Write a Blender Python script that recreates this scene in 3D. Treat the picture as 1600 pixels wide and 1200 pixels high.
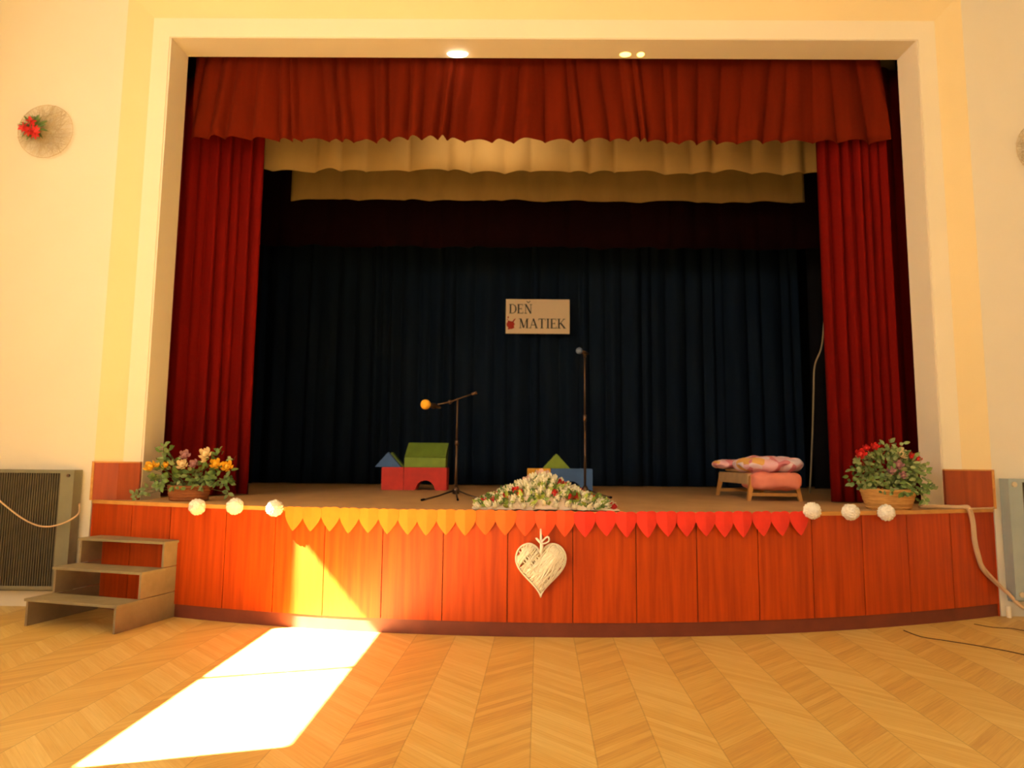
import bpy, bmesh, math, random
from mathutils import Vector, Matrix
from math import pi, sin, cos, tan, atan, sqrt, radians as R
for o in list(bpy.data.objects): bpy.data.objects.remove(o)
S = bpy.context.scene; COL = S.collection
rnd = random.Random(7)

# ------------------------------------------------------------------ camera
FPX, PSI, RHO = 1075.0, .0084, .0092
PIT = atan(118/FPX)
CAM = Vector((0, 0, 1.39))
fw = Vector((-sin(PSI)*cos(PIT), cos(PSI)*cos(PIT), sin(PIT)))
r0 = Vector((cos(PSI), sin(PSI), 0)); u0 = r0.cross(fw)
rt = r0*cos(RHO)+u0*sin(RHO); up = u0*cos(RHO)-r0*sin(RHO)
cd = bpy.data.cameras.new('camera'); cam = bpy.data.objects.new('camera', cd); COL.objects.link(cam)
cd.sensor_width = 36; cd.lens = FPX/1600*36; cd.clip_start = .05; cd.clip_end = 100
cam.matrix_world = Matrix(((rt.x, up.x, -fw.x, CAM.x), (rt.y, up.y, -fw.y, CAM.y), (rt.z, up.z, -fw.z, CAM.z), (0, 0, 0, 1)))
S.camera = cam
cd.dof.use_dof = True; cd.dof.focus_distance = 3.2; cd.dof.aperture_fstop = 2.8
def ray(x, y): return rt*((x-800)/FPX) - up*((y-600)/FPX) + fw
def at(x, y, Y):                      # photo position at depth Y
    d = ray(x, y); return CAM + d*(Y/d.y)

# ------------------------------------------------------------------ world, sun, window light, added fill lights
w = bpy.data.worlds.new('world'); S.world = w; w.use_nodes = True
bg = w.node_tree.nodes['Background']; bg.inputs[0].default_value = (1, .86, .62, 1); bg.inputs[1].default_value = 2.0
SUN_DIR = Vector((1, .30, -1.07)).normalized()
sl = bpy.data.lights.new('sun', 'SUN'); sl.energy = 230; sl.angle = R(.5); sl.color = (1, .90, .72)
so = bpy.data.objects.new('sun', sl); COL.objects.link(so); so.rotation_euler = SUN_DIR.to_track_quat('-Z', 'Y').to_euler()
def area(name, loc, direction, sx, sy, power, col):
    l = bpy.data.lights.new(name, 'AREA'); l.shape = 'RECTANGLE'; l.size = sx; l.size_y = sy; l.energy = power; l.color = col
    o = bpy.data.objects.new(name, l); COL.objects.link(o); o.location = loc
    o.rotation_euler = Vector(direction).to_track_quat('-Z', 'Y').to_euler(); return o
WARM = (1, .90, .74)
WINS = [(2.10, 4.72), (-1.4, 1.24), (-4.9, -2.26)]          # left wall windows (y ranges)
for (y0, y1), pw in zip(WINS, (38, 260, 260)):
    area('window_daylight', (-5.5, (y0+y1)/2, 4.4), (1, .1, -.35), 1.0, 2.5, pw, WARM)
area('rear_fill_light', (-1.5, -6.85, 3.4), (.05, 1, -.02), 6.5, 2.6, 105, WARM)  # added fill from behind; the back wall has no opening
area('right_fill_light', (5.8, -1.5, 4.0), (-1, .3, -.3), 1.2, 5.0, 40, WARM)  # added fill from the right; that wall is solid
area('border_fill_light', (-.35, 7.45, 5.35), (0, .8, -.55), 1.0, .15, 11, (1, .72, .38))  # added unseen light without fixture, brightens the cream border
S.view_settings.view_transform = 'Standard'; S.view_settings.look = 'None'
S.view_settings.exposure = 0.0; S.view_settings.gamma = 1; S.view_settings.use_curve_mapping = False

# ------------------------------------------------------------------ materials
def nd(nt, t, **k):
    n = nt.nodes.new(t)
    for a, b in k.items(): setattr(n, a, b)
    return n
def mat(name, c1, c2=None, rough=.6, scale=(8, 8, 8), noise=1.0, metal=0, emit=None, bump=0, sheen=0, detail=4, spec=.5, trans=0):
    m = bpy.data.materials.new(name); m.use_nodes = True; nt = m.node_tree; b = nt.nodes['Principled BSDF']
    b.inputs['Roughness'].default_value = rough; b.inputs['Metallic'].default_value = metal
    b.inputs['Specular IOR Level'].default_value = spec
    if sheen: b.inputs['Sheen Weight'].default_value = sheen
    if trans: b.inputs['Subsurface Weight'].default_value = trans; b.inputs['Subsurface Radius'].default_value = (.02, .02, .02)
    if c2 is None: c2 = tuple(v*.8 for v in c1)
    tc = nd(nt, 'ShaderNodeTexCoord'); mp = nd(nt, 'ShaderNodeMapping'); mp.inputs['Scale'].default_value = scale
    nz = nd(nt, 'ShaderNodeTexNoise'); nz.inputs['Scale'].default_value = noise; nz.inputs['Detail'].default_value = detail
    rp = nd(nt, 'ShaderNodeValToRGB'); rp.color_ramp.elements[0].position = .3; rp.color_ramp.elements[1].position = .7
    rp.color_ramp.elements[0].color = (*c2, 1); rp.color_ramp.elements[1].color = (*c1, 1)
    L = nt.links.new
    L(tc.outputs['Object'], mp.inputs[0]); L(mp.outputs[0], nz.inputs[0]); L(nz.outputs[0], rp.inputs[0]); L(rp.outputs[0], b.inputs['Base Color'])
    if bump:
        bp = nd(nt, 'ShaderNodeBump'); bp.inputs['Strength'].default_value = bump; bp.inputs['Distance'].default_value = .01
        L(nz.outputs[0], bp.inputs['Height']); L(bp.outputs[0], b.inputs['Normal'])
    if emit: b.inputs['Emission Color'].default_value = (*emit[0], 1); b.inputs['Emission Strength'].default_value = emit[1]
    return m
M = {}
M['wall'] = mat('cream_plaster', (.80, .73, .60), (.78, .71, .58), .9, (1, 1, 1), 2)
M['yellow'] = mat('yellow_bounce_tint', (.82, .66, .38), (.80, .64, .36), .85, (1, 1, 1), 2)  # yellow of bounced light put into the outer band's colour
M['cream'] = mat('pale_cream_paint', (.87, .78, .60), (.85, .76, .58), .8, (1, 1, 1), 2)
M['reveal'] = mat('buff_paint', (.80, .70, .56), (.78, .68, .54), .85, (1, 1, 1), 2)
M['ceil'] = mat('ceiling_paint', (.8, .75, .62), None, .9, (1, 1, 1), 2)
M['black'] = mat('black_paint', (.008, .007, .008), None, .95, spec=.1)
M['panel'] = mat('orange_brown_veneer', (.50, .058, .0012), (.31, .030, .0008), .42, (16, 16, .9), 1.6, detail=6, spec=.3)
M['panel_dark'] = mat('dark_seam', (.16, .035, .004), None, .7)
M['plinth'] = mat('red_brown_plinth', (.17, .030, .012), (.13, .022, .009), .6, (3, 3, 3), 2)
M['dado'] = mat('brown_veneer', (.36, .055, .002), (.24, .032, .001), .38, (14, 14, .9), 1.6, detail=6)
M['edge'] = mat('pale_wood_edge', (.62, .30, .07), (.5, .22, .05), .5, (2, 20, 20), 1.5)
M['deck'] = mat('stage_boards', (.52, .31, .15), (.43, .25, .115), .6, (1.2, .5, 1), 3)
M['red'] = mat('red_velvet', (.145, .0035, .0016), (.115, .0028, .0012), .9, (6, 6, .6), 1.5, spec=.06)
M['redval'] = mat('rust_red_velvet', (.125, .010, .0014), (.095, .007, .001), .9, (6, 6, .6), 1.5, spec=.06)
M['darkred'] = mat('maroon_velvet', (.008, .0012, .0016), None, .9, spec=.05)
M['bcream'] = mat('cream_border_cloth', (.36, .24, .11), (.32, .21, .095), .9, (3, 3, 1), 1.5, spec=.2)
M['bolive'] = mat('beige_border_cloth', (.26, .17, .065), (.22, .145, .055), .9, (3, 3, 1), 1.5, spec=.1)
M['navy'] = mat('navy_cloth', (.0075, .015, .030), (.0055, .011, .022), .9, (5, 5, .5), 1.5, spec=.08)
M['grey'] = mat('grey_painted_wood', (.27, .22, .13), (.22, .175, .10), .55, (5, 5, 5), 2)
M['greyside'] = mat('grey_painted_wood_side', (.27, .20, .12), (.22, .16, .09), .6, (5, 5, 5), 2)
M['radframe'] = mat('grey_painted_metal', (.20, .19, .13), (.18, .17, .115), .5)
M['radgrille'] = mat('dark_grey_grille', (.085, .07, .042), (.07, .055, .032), .6)
M['radblue'] = mat('blue_grey_painted_metal', (.36, .42, .42), (.33, .39, .39), .5)
M['bolt'] = mat('pale_metal_cap', (.7, .6, .42), None, .4, metal=.2)
M['cable'] = mat('beige_cable', (.66, .45, .28), None, .5)
M['cable2'] = mat('pale_rope', (.33, .26, .17), None, .8)
M['cabled'] = mat('dark_cable', (.10, .045, .015), None, .6)
M['mic'] = mat('dark_metal', (.10, .06, .04), None, .35, metal=.7)
M['micblue'] = mat('blue_grey_mesh_grille', (.10, .14, .27), None, .5, metal=.1, scale=(90, 90, 90))
M['foam'] = mat('yellow_foam', (.80, .42, .03), (.7, .33, .02), .95, (60, 60, 60), 1.5)
M['bred'] = mat('red_foam_block', (.60, .022, .012), None, .6)
M['bgreen'] = mat('green_foam_block', (.20, .31, .02), None, .6)
M['bgreen2'] = mat('dark_green_foam_block', (.12, .20, .015), None, .6)
M['bblue'] = mat('blue_foam_block', (.045, .13, .36), None, .6)
M['byel'] = mat('yellow_foam_block', (.80, .38, .015), None, .6)
M['pglare_orange'] = mat('glare_orange_paper', (.74, .20, .010), (.68, .17, .009), .8, trans=.15)  # orange tones here and below carry painted sun glare
M['pglare_deep'] = mat('glare_deep_orange_paper', (.78, .13, .008), None, .8, trans=.15)
M['pro'] = mat('glare_orange_red_paper', (.80, .075, .010), None, .8, trans=.15)
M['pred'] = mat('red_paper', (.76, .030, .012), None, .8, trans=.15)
M['white'] = mat('white_paper', (.86, .82, .74), (.78, .74, .66), .85, (30, 30, 30), 1)
M['wicker'] = mat('white_wicker', (.88, .82, .68), (.78, .70, .54), .7, (40, 40, 40), 1)
M['gap'] = mat('wicker_gap_shade', (.50, .32, .13), None, .9)  # shade between the strands, painted as a darker core
M['ribbon'] = mat('white_ribbon', (.9, .85, .78), None, .5)
M['tulle'] = mat('white_cloth', (.72, .60, .50), (.62, .50, .40), .9)
M['fwhite'] = mat('ivory_petal', (.92, .87, .72), (.86, .80, .58), .6, (25, 25, 25), 1)
M['fred'] = mat('red_petal', (.62, .015, .012), None, .6)
M['fpink'] = mat('pale_pink_petal', (.80, .52, .42), None, .7)
M['fyel'] = mat('yellow_petal', (.88, .48, .02), None, .6)
M['fcream'] = mat('cream_petal', (.85, .66, .38), None, .6)
M['flilac'] = mat('lilac_petal', (.42, .20, .22), None, .7)
M['leaf'] = mat('green_leaf', (.15, .24, .05), (.06, .12, .022), .55, (9, 9, 9), 2)
M['leaflime'] = mat('lime_leaf', (.34, .42, .06), (.20, .28, .03), .55, (9, 9, 9), 2)
M['leafsage'] = mat('sage_leaf', (.32, .38, .16), (.11, .18, .05), .6, (9, 9, 9), 2.5)
M['stem'] = mat('stem_green', (.09, .12, .03), None, .7)
M['basket'] = mat('woven_straw', (.62, .34, .10), (.45, .22, .06), .8, (10, 10, 60), 1.5)
M['terra'] = mat('brown_basket', (.36, .12, .03), (.26, .08, .02), .8, (10, 10, 60), 1.5)
M['bedwood'] = mat('honey_wood', (.60, .28, .07), None, .5)
M['bedboard'] = mat('pale_wood', (.56, .36, .18), None, .6)
M['pink'] = mat('pink_sheet', (.80, .26, .19), (.74, .22, .16), .85)
M['sisal'] = mat('sisal_strands', (.60, .47, .28), None, .9)
M['sign'] = mat('cream_card', (.82, .62, .40), (.80, .60, .38), .8)
M['ink'] = mat('dark_ink', (.025, .025, .02), None, .8)
M['inkred'] = mat('red_ink', (.50, .03, .01), None, .8)
M['lampw'] = mat('lamp_glow_white', (1, .95, .8), None, .5, emit=((1, .92, .70), 14))
M['lampy'] = mat('lamp_glow_yellow', (1, .85, .3), None, .5, emit=((1, .72, .16), 3.5))
M['lampbody'] = mat('lamp_housing', (.6, .45, .25), None, .5)
# patterned duvet
def duvet_mat():
    m = mat('pink_patterned_duvet', (.80, .40, .44), (.70, .32, .38), .85, (6, 6, 6), 1.5); nt = m.node_tree; b = nt.nodes['Principled BSDF']
    tc = nd(nt, 'ShaderNodeTexCoord'); vo = nd(nt, 'ShaderNodeTexVoronoi'); vo.inputs['Scale'].default_value = 9
    rp = nd(nt, 'ShaderNodeValToRGB'); rp.color_ramp.interpolation = 'CONSTANT'; e = rp.color_ramp.elements
    e[0].color = (.84, .48, .58, 1); e[1].position = .45; e[1].color = (.84, .66, .76, 1)
    x = e.new(.68); x.color = (.78, .42, .12, 1); x = e.new(.78); x.color = (.70, .22, .28, 1); x = e.new(.88); x.color = (.84, .55, .66, 1)
    nt.links.new(tc.outputs['Object'], vo.inputs[0]); nt.links.new(vo.outputs['Color'], rp.inputs[0]); nt.links.new(rp.outputs[0], b.inputs['Base Color'])
    return m
M['duvet'] = duvet_mat()
# herringbone parquet
def parquet():
    m = bpy.data.materials.new('herringbone_parquet'); m.use_nodes = True; nt = m.node_tree; b = nt.nodes['Principled BSDF']; L = nt.links.new
    def ma(op, a, b_=None):
        n = nd(nt, 'ShaderNodeMath', operation=op)
        for i, v in enumerate((a, b_)):
            if v is None: continue
            if isinstance(v, (int, float)): n.inputs[i].default_value = v
            else: L(v, n.inputs[i])
        return n.outputs[0]
    tc = nd(nt, 'ShaderNodeTexCoord'); mp = nd(nt, 'ShaderNodeMapping'); mp.inputs['Rotation'].default_value = (0, 0, R(1.9)); mp.inputs['Location'].default_value = (.35, 0, 0)
    L(tc.outputs['Object'], mp.inputs[0]); sp = nd(nt, 'ShaderNodeSeparateXYZ'); L(mp.outputs[0], sp.inputs[0])
    u = ma('DIVIDE', sp.outputs[0], .31); col = ma('FLOOR', u); fr = ma('SUBTRACT', u, col)
    par = ma('ABSOLUTE', ma('MODULO', col, 2)); sg = ma('SUBTRACT', ma('MULTIPLY', par, 2), 1)
    v = ma('ADD', sp.outputs[1], ma('MULTIPLY', ma('MULTIPLY', sg, ma('SUBTRACT', fr, .5)), .31*.95))
    pv = ma('DIVIDE', v, .066); idx = ma('FLOOR', pv); pf = ma('SUBTRACT', pv, idx)
    cx = nd(nt, 'ShaderNodeCombineXYZ'); L(col, cx.inputs[0]); L(idx, cx.inputs[1])
    wn = nd(nt, 'ShaderNodeTexWhiteNoise'); L(cx.outputs[0], wn.inputs[0])
    gv = nd(nt, 'ShaderNodeCombineXYZ'); L(ma('MULTIPLY', v, 60), gv.inputs[0]); L(ma('MULTIPLY', u, 1.5), gv.inputs[1])
    gn = nd(nt, 'ShaderNodeTexNoise'); gn.inputs['Scale'].default_value = 1.0; gn.inputs['Detail'].default_value = 4; L(gv.outputs[0], gn.inputs[0])
    bn = nd(nt, 'ShaderNodeTexNoise'); bn.inputs['Scale'].default_value = 1.3; bn.inputs['Detail'].default_value = 3; L(tc.outputs['Object'], bn.inputs[0])
    val = ma('ADD', ma('ADD', ma('MULTIPLY', wn.outputs[0], .24), ma('MULTIPLY', gn.outputs[0], .55)), ma('ADD', ma('MULTIPLY', par, .16), ma('MULTIPLY', bn.outputs[0], .25)))
    rp = nd(nt, 'ShaderNodeValToRGB'); e = rp.color_ramp.elements; e[0].position = .25; e[0].color = (.46, .25, .07, 1); e[1].position = .95; e[1].color = (.74, .55, .20, 1)
    x = e.new(.55); x.color = (.62, .39, .105, 1); L(val, rp.inputs[0])
    # thin joints between columns and planks
    jc = ma('LESS_THAN', ma('ABSOLUTE', ma('SUBTRACT', fr, .5)), .488); jp = ma('GREATER_THAN', ma('ABSOLUTE', ma('SUBTRACT', pf, .5)), .47)
    k = ma('MULTIPLY', ma('ADD', ma('MULTIPLY', jc, .22), .78), ma('SUBTRACT', 1, ma('MULTIPLY', jp, .10)))
    mx = nd(nt, 'ShaderNodeVectorMath', operation='SCALE'); L(rp.outputs[0], mx.inputs[0]); L(k, mx.inputs['Scale'])
    L(mx.outputs[0], b.inputs['Base Color']); b.inputs['Roughness'].default_value = .42; b.inputs['Specular IOR Level'].default_value = .35
    return m
M['floor'] = parquet()

# ------------------------------------------------------------------ mesh helpers
def link(name, me, m=None, parent=None, smooth=False):
    if m:
        for x in (m if isinstance(m, (list, tuple)) else [m]): me.materials.append(M[x])
    if smooth:
        for p in me.polygons: p.use_smooth = True
    o = bpy.data.objects.new(name, me); COL.objects.link(o)
    if parent: o.parent = parent
    return o
def done(bm, name, m, parent=None, smooth=False, fix=True):
    if fix: bmesh.ops.recalc_face_normals(bm, faces=bm.faces[:])
    me = bpy.data.meshes.new(name); bm.to_mesh(me); bm.free(); return link(name, me, m, parent, smooth)
def tag(o, label, cat, group=None, kind=None):
    o['label'] = label; o['category'] = cat
    if group: o['group'] = group
    if kind: o['kind'] = kind
    return o
def empty(name, loc, label, cat, group=None, rz=0):
    o = bpy.data.objects.new(name, None); COL.objects.link(o); o.location = loc; o.rotation_euler = (0, 0, rz); o.empty_display_size = .05
    return tag(o, label, cat, group)
def st(o, label=None): 
    o['kind'] = 'structure'
    if label: o['label'] = label
    return o
def box(bm, x0, x1, y0, y1, z0, z1, mt=None, bev=0):
    vs = [bm.verts.new((x, y, z)) for x in (x0, x1) for y in (y0, y1) for z in (z0, z1)]
    fs = [bm.faces.new([vs[i] for i in f]) for f in ((0, 1, 3, 2), (4, 6, 7, 5), (0, 4, 5, 1), (2, 3, 7, 6), (0, 2, 6, 4), (1, 5, 7, 3))]
    if mt is not None:
        for v in vs: v.co = mt @ v.co
    if bev: bmesh.ops.bevel(bm, geom=list({e for f in fs for e in f.edges}), offset=bev, segments=2, affect='EDGES')
def prism(bm, pts, depth, mt=None):       # pts in x,z ; extruded along y from 0 to depth
    a = [bm.verts.new((x, 0, z)) for x, z in pts]; b = [bm.verts.new((x, depth, z)) for x, z in pts]; n = len(pts)
    bm.faces.new(a); bm.faces.new(b[::-1])
    for i in range(n): bm.faces.new((a[i], b[i], b[(i+1) % n], a[(i+1) % n]))
    if mt is not None:
        for v in a+b: v.co = mt @ v.co
def tube(bm, pts, r, seg=8, cap=True):
    pts = [Vector(p) for p in pts]; rings = []; n = len(pts); prev = None
    for i, p in enumerate(pts):
        t = (pts[min(i+1, n-1)]-pts[max(i-1, 0)]).normalized()
        a = prev if prev is not None else (Vector((0, 0, 1)) if abs(t.z) < .9 else Vector((1, 0, 0)))
        s = (a - t*a.dot(t)).normalized(); prev = s; q = t.cross(s); rr = r[i] if isinstance(r, (list, tuple)) else r
        rings.append([bm.verts.new(p + (s*cos(2*pi*k/seg)+q*sin(2*pi*k/seg))*rr) for k in range(seg)])
    for a, b in zip(rings, rings[1:]):
        for k in range(seg): bm.faces.new((a[k], a[(k+1) % seg], b[(k+1) % seg], b[k]))
    if cap: bm.faces.new(rings[0][::-1]); bm.faces.new(rings[-1])
def smoothpath(pts, n=6):
    P = [Vector(p) for p in pts]; P = [P[0]*2-P[1]]+P+[P[-1]*2-P[-2]]; out = []
    for i in range(1, len(P)-2):
        for k in range(n):
            t = k/n; a, b, c, d = P[i-1:i+3]
            out.append(.5*((2*b)+(c-a)*t+(2*a-5*b+4*c-d)*t*t+(3*b-a-3*c+d)*t**3))
    out.append(P[-2]); return out
def lathe(bm, prof, seg=24, c=(0, 0, 0), sq=1.0):
    c = Vector(c); rings = [[bm.verts.new(c+Vector((r*cos(2*pi*k/seg), r*sq*sin(2*pi*k/seg), z))) for k in range(seg)] for r, z in prof]
    for a, b in zip(rings, rings[1:]):
        for k in range(seg): bm.faces.new((a[k], a[(k+1) % seg], b[(k+1) % seg], b[k]))
    bm.faces.new(rings[0][::-1]); bm.faces.new(rings[-1])
def ball(bm, c, r, sub=3, mt=None):
    g = bmesh.ops.create_icosphere(bm, subdivisions=sub, radius=1)
    rv = Vector((r, r, r)) if isinstance(r, (int, float)) else Vector(r)
    for v in g['verts']: v.co = Vector((v.co.x*rv.x, v.co.y*rv.y, v.co.z*rv.z))+Vector(c)
    return g['verts']

# ------------------------------------------------------------------ layout constants
AX = .222                                # stage axis
H = .975                                 # stage height
WY = 6.55                                # hall end wall
def arc(x, off=0): return 5.60 + off + .0535*(x-AX)**2      # stage front line
HW = 4.226                               # half width of stage front

# ------------------------------------------------------------------ hall shell
XL, XR, YB, ZC = -5.6, 5.95, -7.0, 7.3
bm = bmesh.new(); box(bm, XL-.2, XR+.2, YB-.2, 7.0, -.1, 0); st(done(bm, 'floor', 'floor'), 'herringbone parquet hall floor')
bm = bmesh.new(); box(bm, XL-.2, XR+.2, YB-.2, 7.05, ZC, ZC+.1); st(done(bm, 'ceiling', 'ceil'))
bm = bmesh.new(); box(bm, XL-.2, XR+.2, YB-.2, YB, 0, ZC); st(done(bm, 'wall_back', 'wall'))
bm = bmesh.new(); box(bm, XR, XR+.2, YB, 7.0, 0, ZC); st(done(bm, 'wall_right', 'wall'))
# left wall with three clerestory openings
bm = bmesh.new(); Z0, Z1 = 3.87, 5.01
box(bm, XL-.2, XL, YB, 7.0, 0, Z0); box(bm, XL-.2, XL, YB, 7.0, Z1, ZC)
ys = [YB]+[v for wv in sorted(WINS) for v in wv]+[7.0]
for a, b in zip(ys[::2], ys[1::2]): box(bm, XL-.2, XL, a, b, Z0, Z1)
st(done(bm, 'wall_left', 'wall'))
for i, (a, b) in enumerate(WINS):
    bm = bmesh.new(); m_ = (a+b)/2
    for y0, y1, z0, z1 in ((a, b, Z0, Z0+.03), (a, b, Z1-.03, Z1), (a, a+.03, Z0, Z1), (b-.03, b, Z0, Z1), (m_-.02, m_+.02, Z0, Z1)):
        box(bm, XL-.06, XL-.01, y0, y1, z0, z1)
    st(done(bm, 'window_%d' % (i+1), 'cream'))
# end wall with opening
O, ZO = 4.24, 6.14
bm = bmesh.new()
box(bm, XL, AX-O, WY, WY+.45, 0, ZC); box(bm, AX+O, XR, WY, WY+.45, 0, ZC); box(bm, AX-O, AX+O, WY, WY+.45, ZO, ZC)
st(done(bm, 'wall_front', 'wall'), 'cream plaster wall around the stage opening')
# proscenium surround: three-sided mitred profile
def surround(name, pr, m):       # pr = list of (half-width, y, z) corners
    bm = bmesh.new(); loops = []
    for hw, y, z in pr: loops.append([bm.verts.new((AX-hw, y, H-.012)), bm.verts.new((AX-hw, y, z)), bm.verts.new((AX+hw, y, z)), bm.verts.new((AX+hw, y, H-.012))])
    n = len(loops)
    for i in range(n):
        a, b = loops[i], loops[(i+1) % n]
        for k in range(3): bm.faces.new((a[k], a[k+1], b[k+1], b[k]))
    bm.faces.new([l[0] for l in loops]); bm.faces.new([l[3] for l in loops][::-1])
    return done(bm, name, m)
st(surround('trim_1', [(4.24, WY, 6.14), (4.0, WY+.06, 5.88), (4.0, 7.0, 5.88), (4.24, 7.0, 6.14)], 'yellow'), 'outer band of the stage surround, yellow bounce light in its colour')
st(surround('trim_2', [(4.0, WY+.06, 5.88), (3.825, WY+.055, 5.675), (3.825, WY+.075, 5.675), (4.0, WY+.10, 5.88)], 'cream'), 'pale cream inner band of the stage surround')
st(surround('trim_3', [(4.0, WY+.10, 5.88), (3.805, WY+.06, 5.665), (3.785, 6.93, 5.655), (4.0, 6.93, 5.88)], 'reveal'), 'deep reveal of the stage opening')
# brown veneer cladding at the feet of the surround
for i, s in enumerate((-1, 1)):
    bm = bmesh.new()
    pts = [(4.22, WY-.022), (4.02, WY+.025), (3.815, WY+.03), (3.815, WY+.10), (4.22, WY+.10)]
    a = [bm.verts.new((AX+s*x, y, H)) for x, y in pts]; b = [bm.verts.new((AX+s*x, y, 1.325)) for x, y in pts]
    bm.faces.new(a); bm.faces.new(b[::-1])
    for k in range(5): bm.faces.new((a[k], b[k], b[(k+1) % 5], a[(k+1) % 5]))
    o = st(done(bm, 'trim_%d' % (4+i), 'dado'), 'brown veneer cladding at the foot of the %s jamb' % ('left' if s < 0 else 'right'))
    bm = bmesh.new()
    a = [(AX+s*x, y-.004) for x, y in pts[:3]]
    for (x0, y0), (x1, y1) in zip(a, a[1:]):
        t = bm.verts.new
        q = [t((x0, y0, 1.325)), t((x1, y1, 1.325)), t((x1, y1+.05, 1.325)), t((x0, y0+.05, 1.325)), t((x0, y0, 1.337)), t((x1, y1, 1.337)), t((x1, y1+.05, 1.337)), t((x0, y0+.05, 1.337))]
        for f in ((0, 1, 2, 3), (4, 5, 6, 7), (0, 1, 5, 4), (2, 3, 7, 6), (0, 3, 7, 4), (1, 2, 6, 5)): bm.faces.new([q[j] for j in f])
    x = AX+s*4.22; box(bm, min(x, x+s*.022), max(x, x+s*.022), WY-.03, WY, H, 1.337)
    done(bm, 'edging', 'edge', o)
# baseboards
bm = bmesh.new(); box(bm, XL, -4.25, WY-.03, WY, 0, .15); st(done(bm, 'baseboard_left', 'wall'))
bm = bmesh.new(); box(bm, 4.80, XR, WY-.015, WY, 0, .10); st(done(bm, 'baseboard_right', 'cream'))
bm = bmesh.new(); tube(bm, [(AX+HW+.05, WY-.05, 0), (AX+HW+.05, WY-.05, .10)], .02, 10); st(done(bm, 'trim_6', 'cream'), 'short pale post at the right foot of the stage')

# stage house
bm = bmesh.new(); box(bm, -6.0, -5.85, 7.05, 12.0, 0, 7.0); st(done(bm, 'wall_stage_left', 'black'))
bm = bmesh.new(); box(bm, 6.3, 6.45, 7.05, 12.0, 0, 7.0); st(done(bm, 'wall_stage_right', 'black'))
bm = bmesh.new(); box(bm, -6.0, 6.45, 12.0, 12.15, 0, 7.0); st(done(bm, 'wall_stage_rear', 'black'))
bm = bmesh.new(); box(bm, -6.0, 6.45, 7.05, 12.15, 7.0, 7.1); st(done(bm, 'ceiling_stage', 'black'))
bm = bmesh.new(); box(bm, -6.0, XL-.2, 7.0, 7.05, 0, 7.0); box(bm, XR, 6.45, 7.0, 7.05, 0, 7.0); box(bm, XL-.2, XR, 7.0, 7.05, 6.2, 7.0)
box(bm, XL-.2, AX-4.25, 7.0, 7.05, 0, 6.2); box(bm, AX+4.25, XR, 7.0, 7.05, 0, 6.2); st(done(bm, 'wall_stage_near', 'black'))

# ------------------------------------------------------------------ stage
stage = empty('stage', (AX, 6.6, 0), 'raised wooden stage with a curved front of orange-brown veneer boards', 'stage')
def sp_(o): o.matrix_parent_inverse = stage.matrix_basis.inverted(); return o
def arcslab(name, x0, x1, oy0, oy1, z0, z1, m, n=24, back=None, bev=0):
    bm = bmesh.new(); F = []; B = []
    for i in range(n+1):
        x = x0+(x1-x0)*i/n; y = arc(x, oy0); yb = back if back else arc(x, oy1)
        F.append((bm.verts.new((x, y, z0)), bm.verts.new((x, y, z1)))); B.append((bm.verts.new((x, yb, z0)), bm.verts.new((x, yb, z1))))
    for i in range(n):
        bm.faces.new((F[i][0], F[i+1][0], F[i+1][1], F[i][1])); bm.faces.new((B[i][0], B[i][1], B[i+1][1], B[i+1][0]))
        bm.faces.new((F[i][1], F[i+1][1], B[i+1][1], B[i][1])); bm.faces.new((F[i][0], B[i][0], B[i+1][0], F[i+1][0]))
    bm.faces.new((F[0][0], F[0][1], B[0][1], B[0][0])); bm.faces.new((F[n][0], B[n][0], B[n][1], F[n][1]))
    return sp_(done(bm, name, m, stage))
arcslab('deck', AX-HW, AX+HW, .03, 0, H-.04, H, 'deck', 48, back=WY)
bm = bmesh.new(); box(bm, AX-3.785, AX+3.785, WY, 7.05, H-.04, H); box(bm, -5.85, 6.3, 7.05, 12.0, H-.04, H); sp_(done(bm, 'deck', 'deck', stage))
arcslab('edge_trim', AX-HW, AX+HW, -.015, .03, H-.03, H+.003, 'edge', 48)
arcslab('plinth', AX-HW+.005, AX+HW-.005, .010, .05, 0, .115, 'plinth', 48)
seam_px = [201, 262, 350, 428, 506, 597, 692, 793, 895, 994, 1089, 1185, 1270, 1349, 1420, 1488]
xs = [AX-HW]
for p in seam_px:
    Y = 5.9
    for _ in range(6): X = at(p, 880, Y).x; Y = arc(X)
    xs.append(X)
xs.append(AX+HW)
arcslab('backing', AX-HW+.01, AX+HW-.01, .02, .05, .117, H-.04, 'panel_dark', 48)
for a, b in zip(xs, xs[1:]):
    g = .0035; arcslab('front_board', a+(g if a > xs[0] else 0), b-(g if b < xs[-1] else 0), 0, .02, .112, H-.03, 'panel', 6)
for s in (-1, 1):
    bm = bmesh.new(); x = AX+s*(HW-.01); box(bm, min(x, x+s*.012), max(x, x+s*.012), arc(AX+HW)+.012, WY, .0, H-.03); sp_(done(bm, 'end_board', 'panel', stage))

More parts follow.
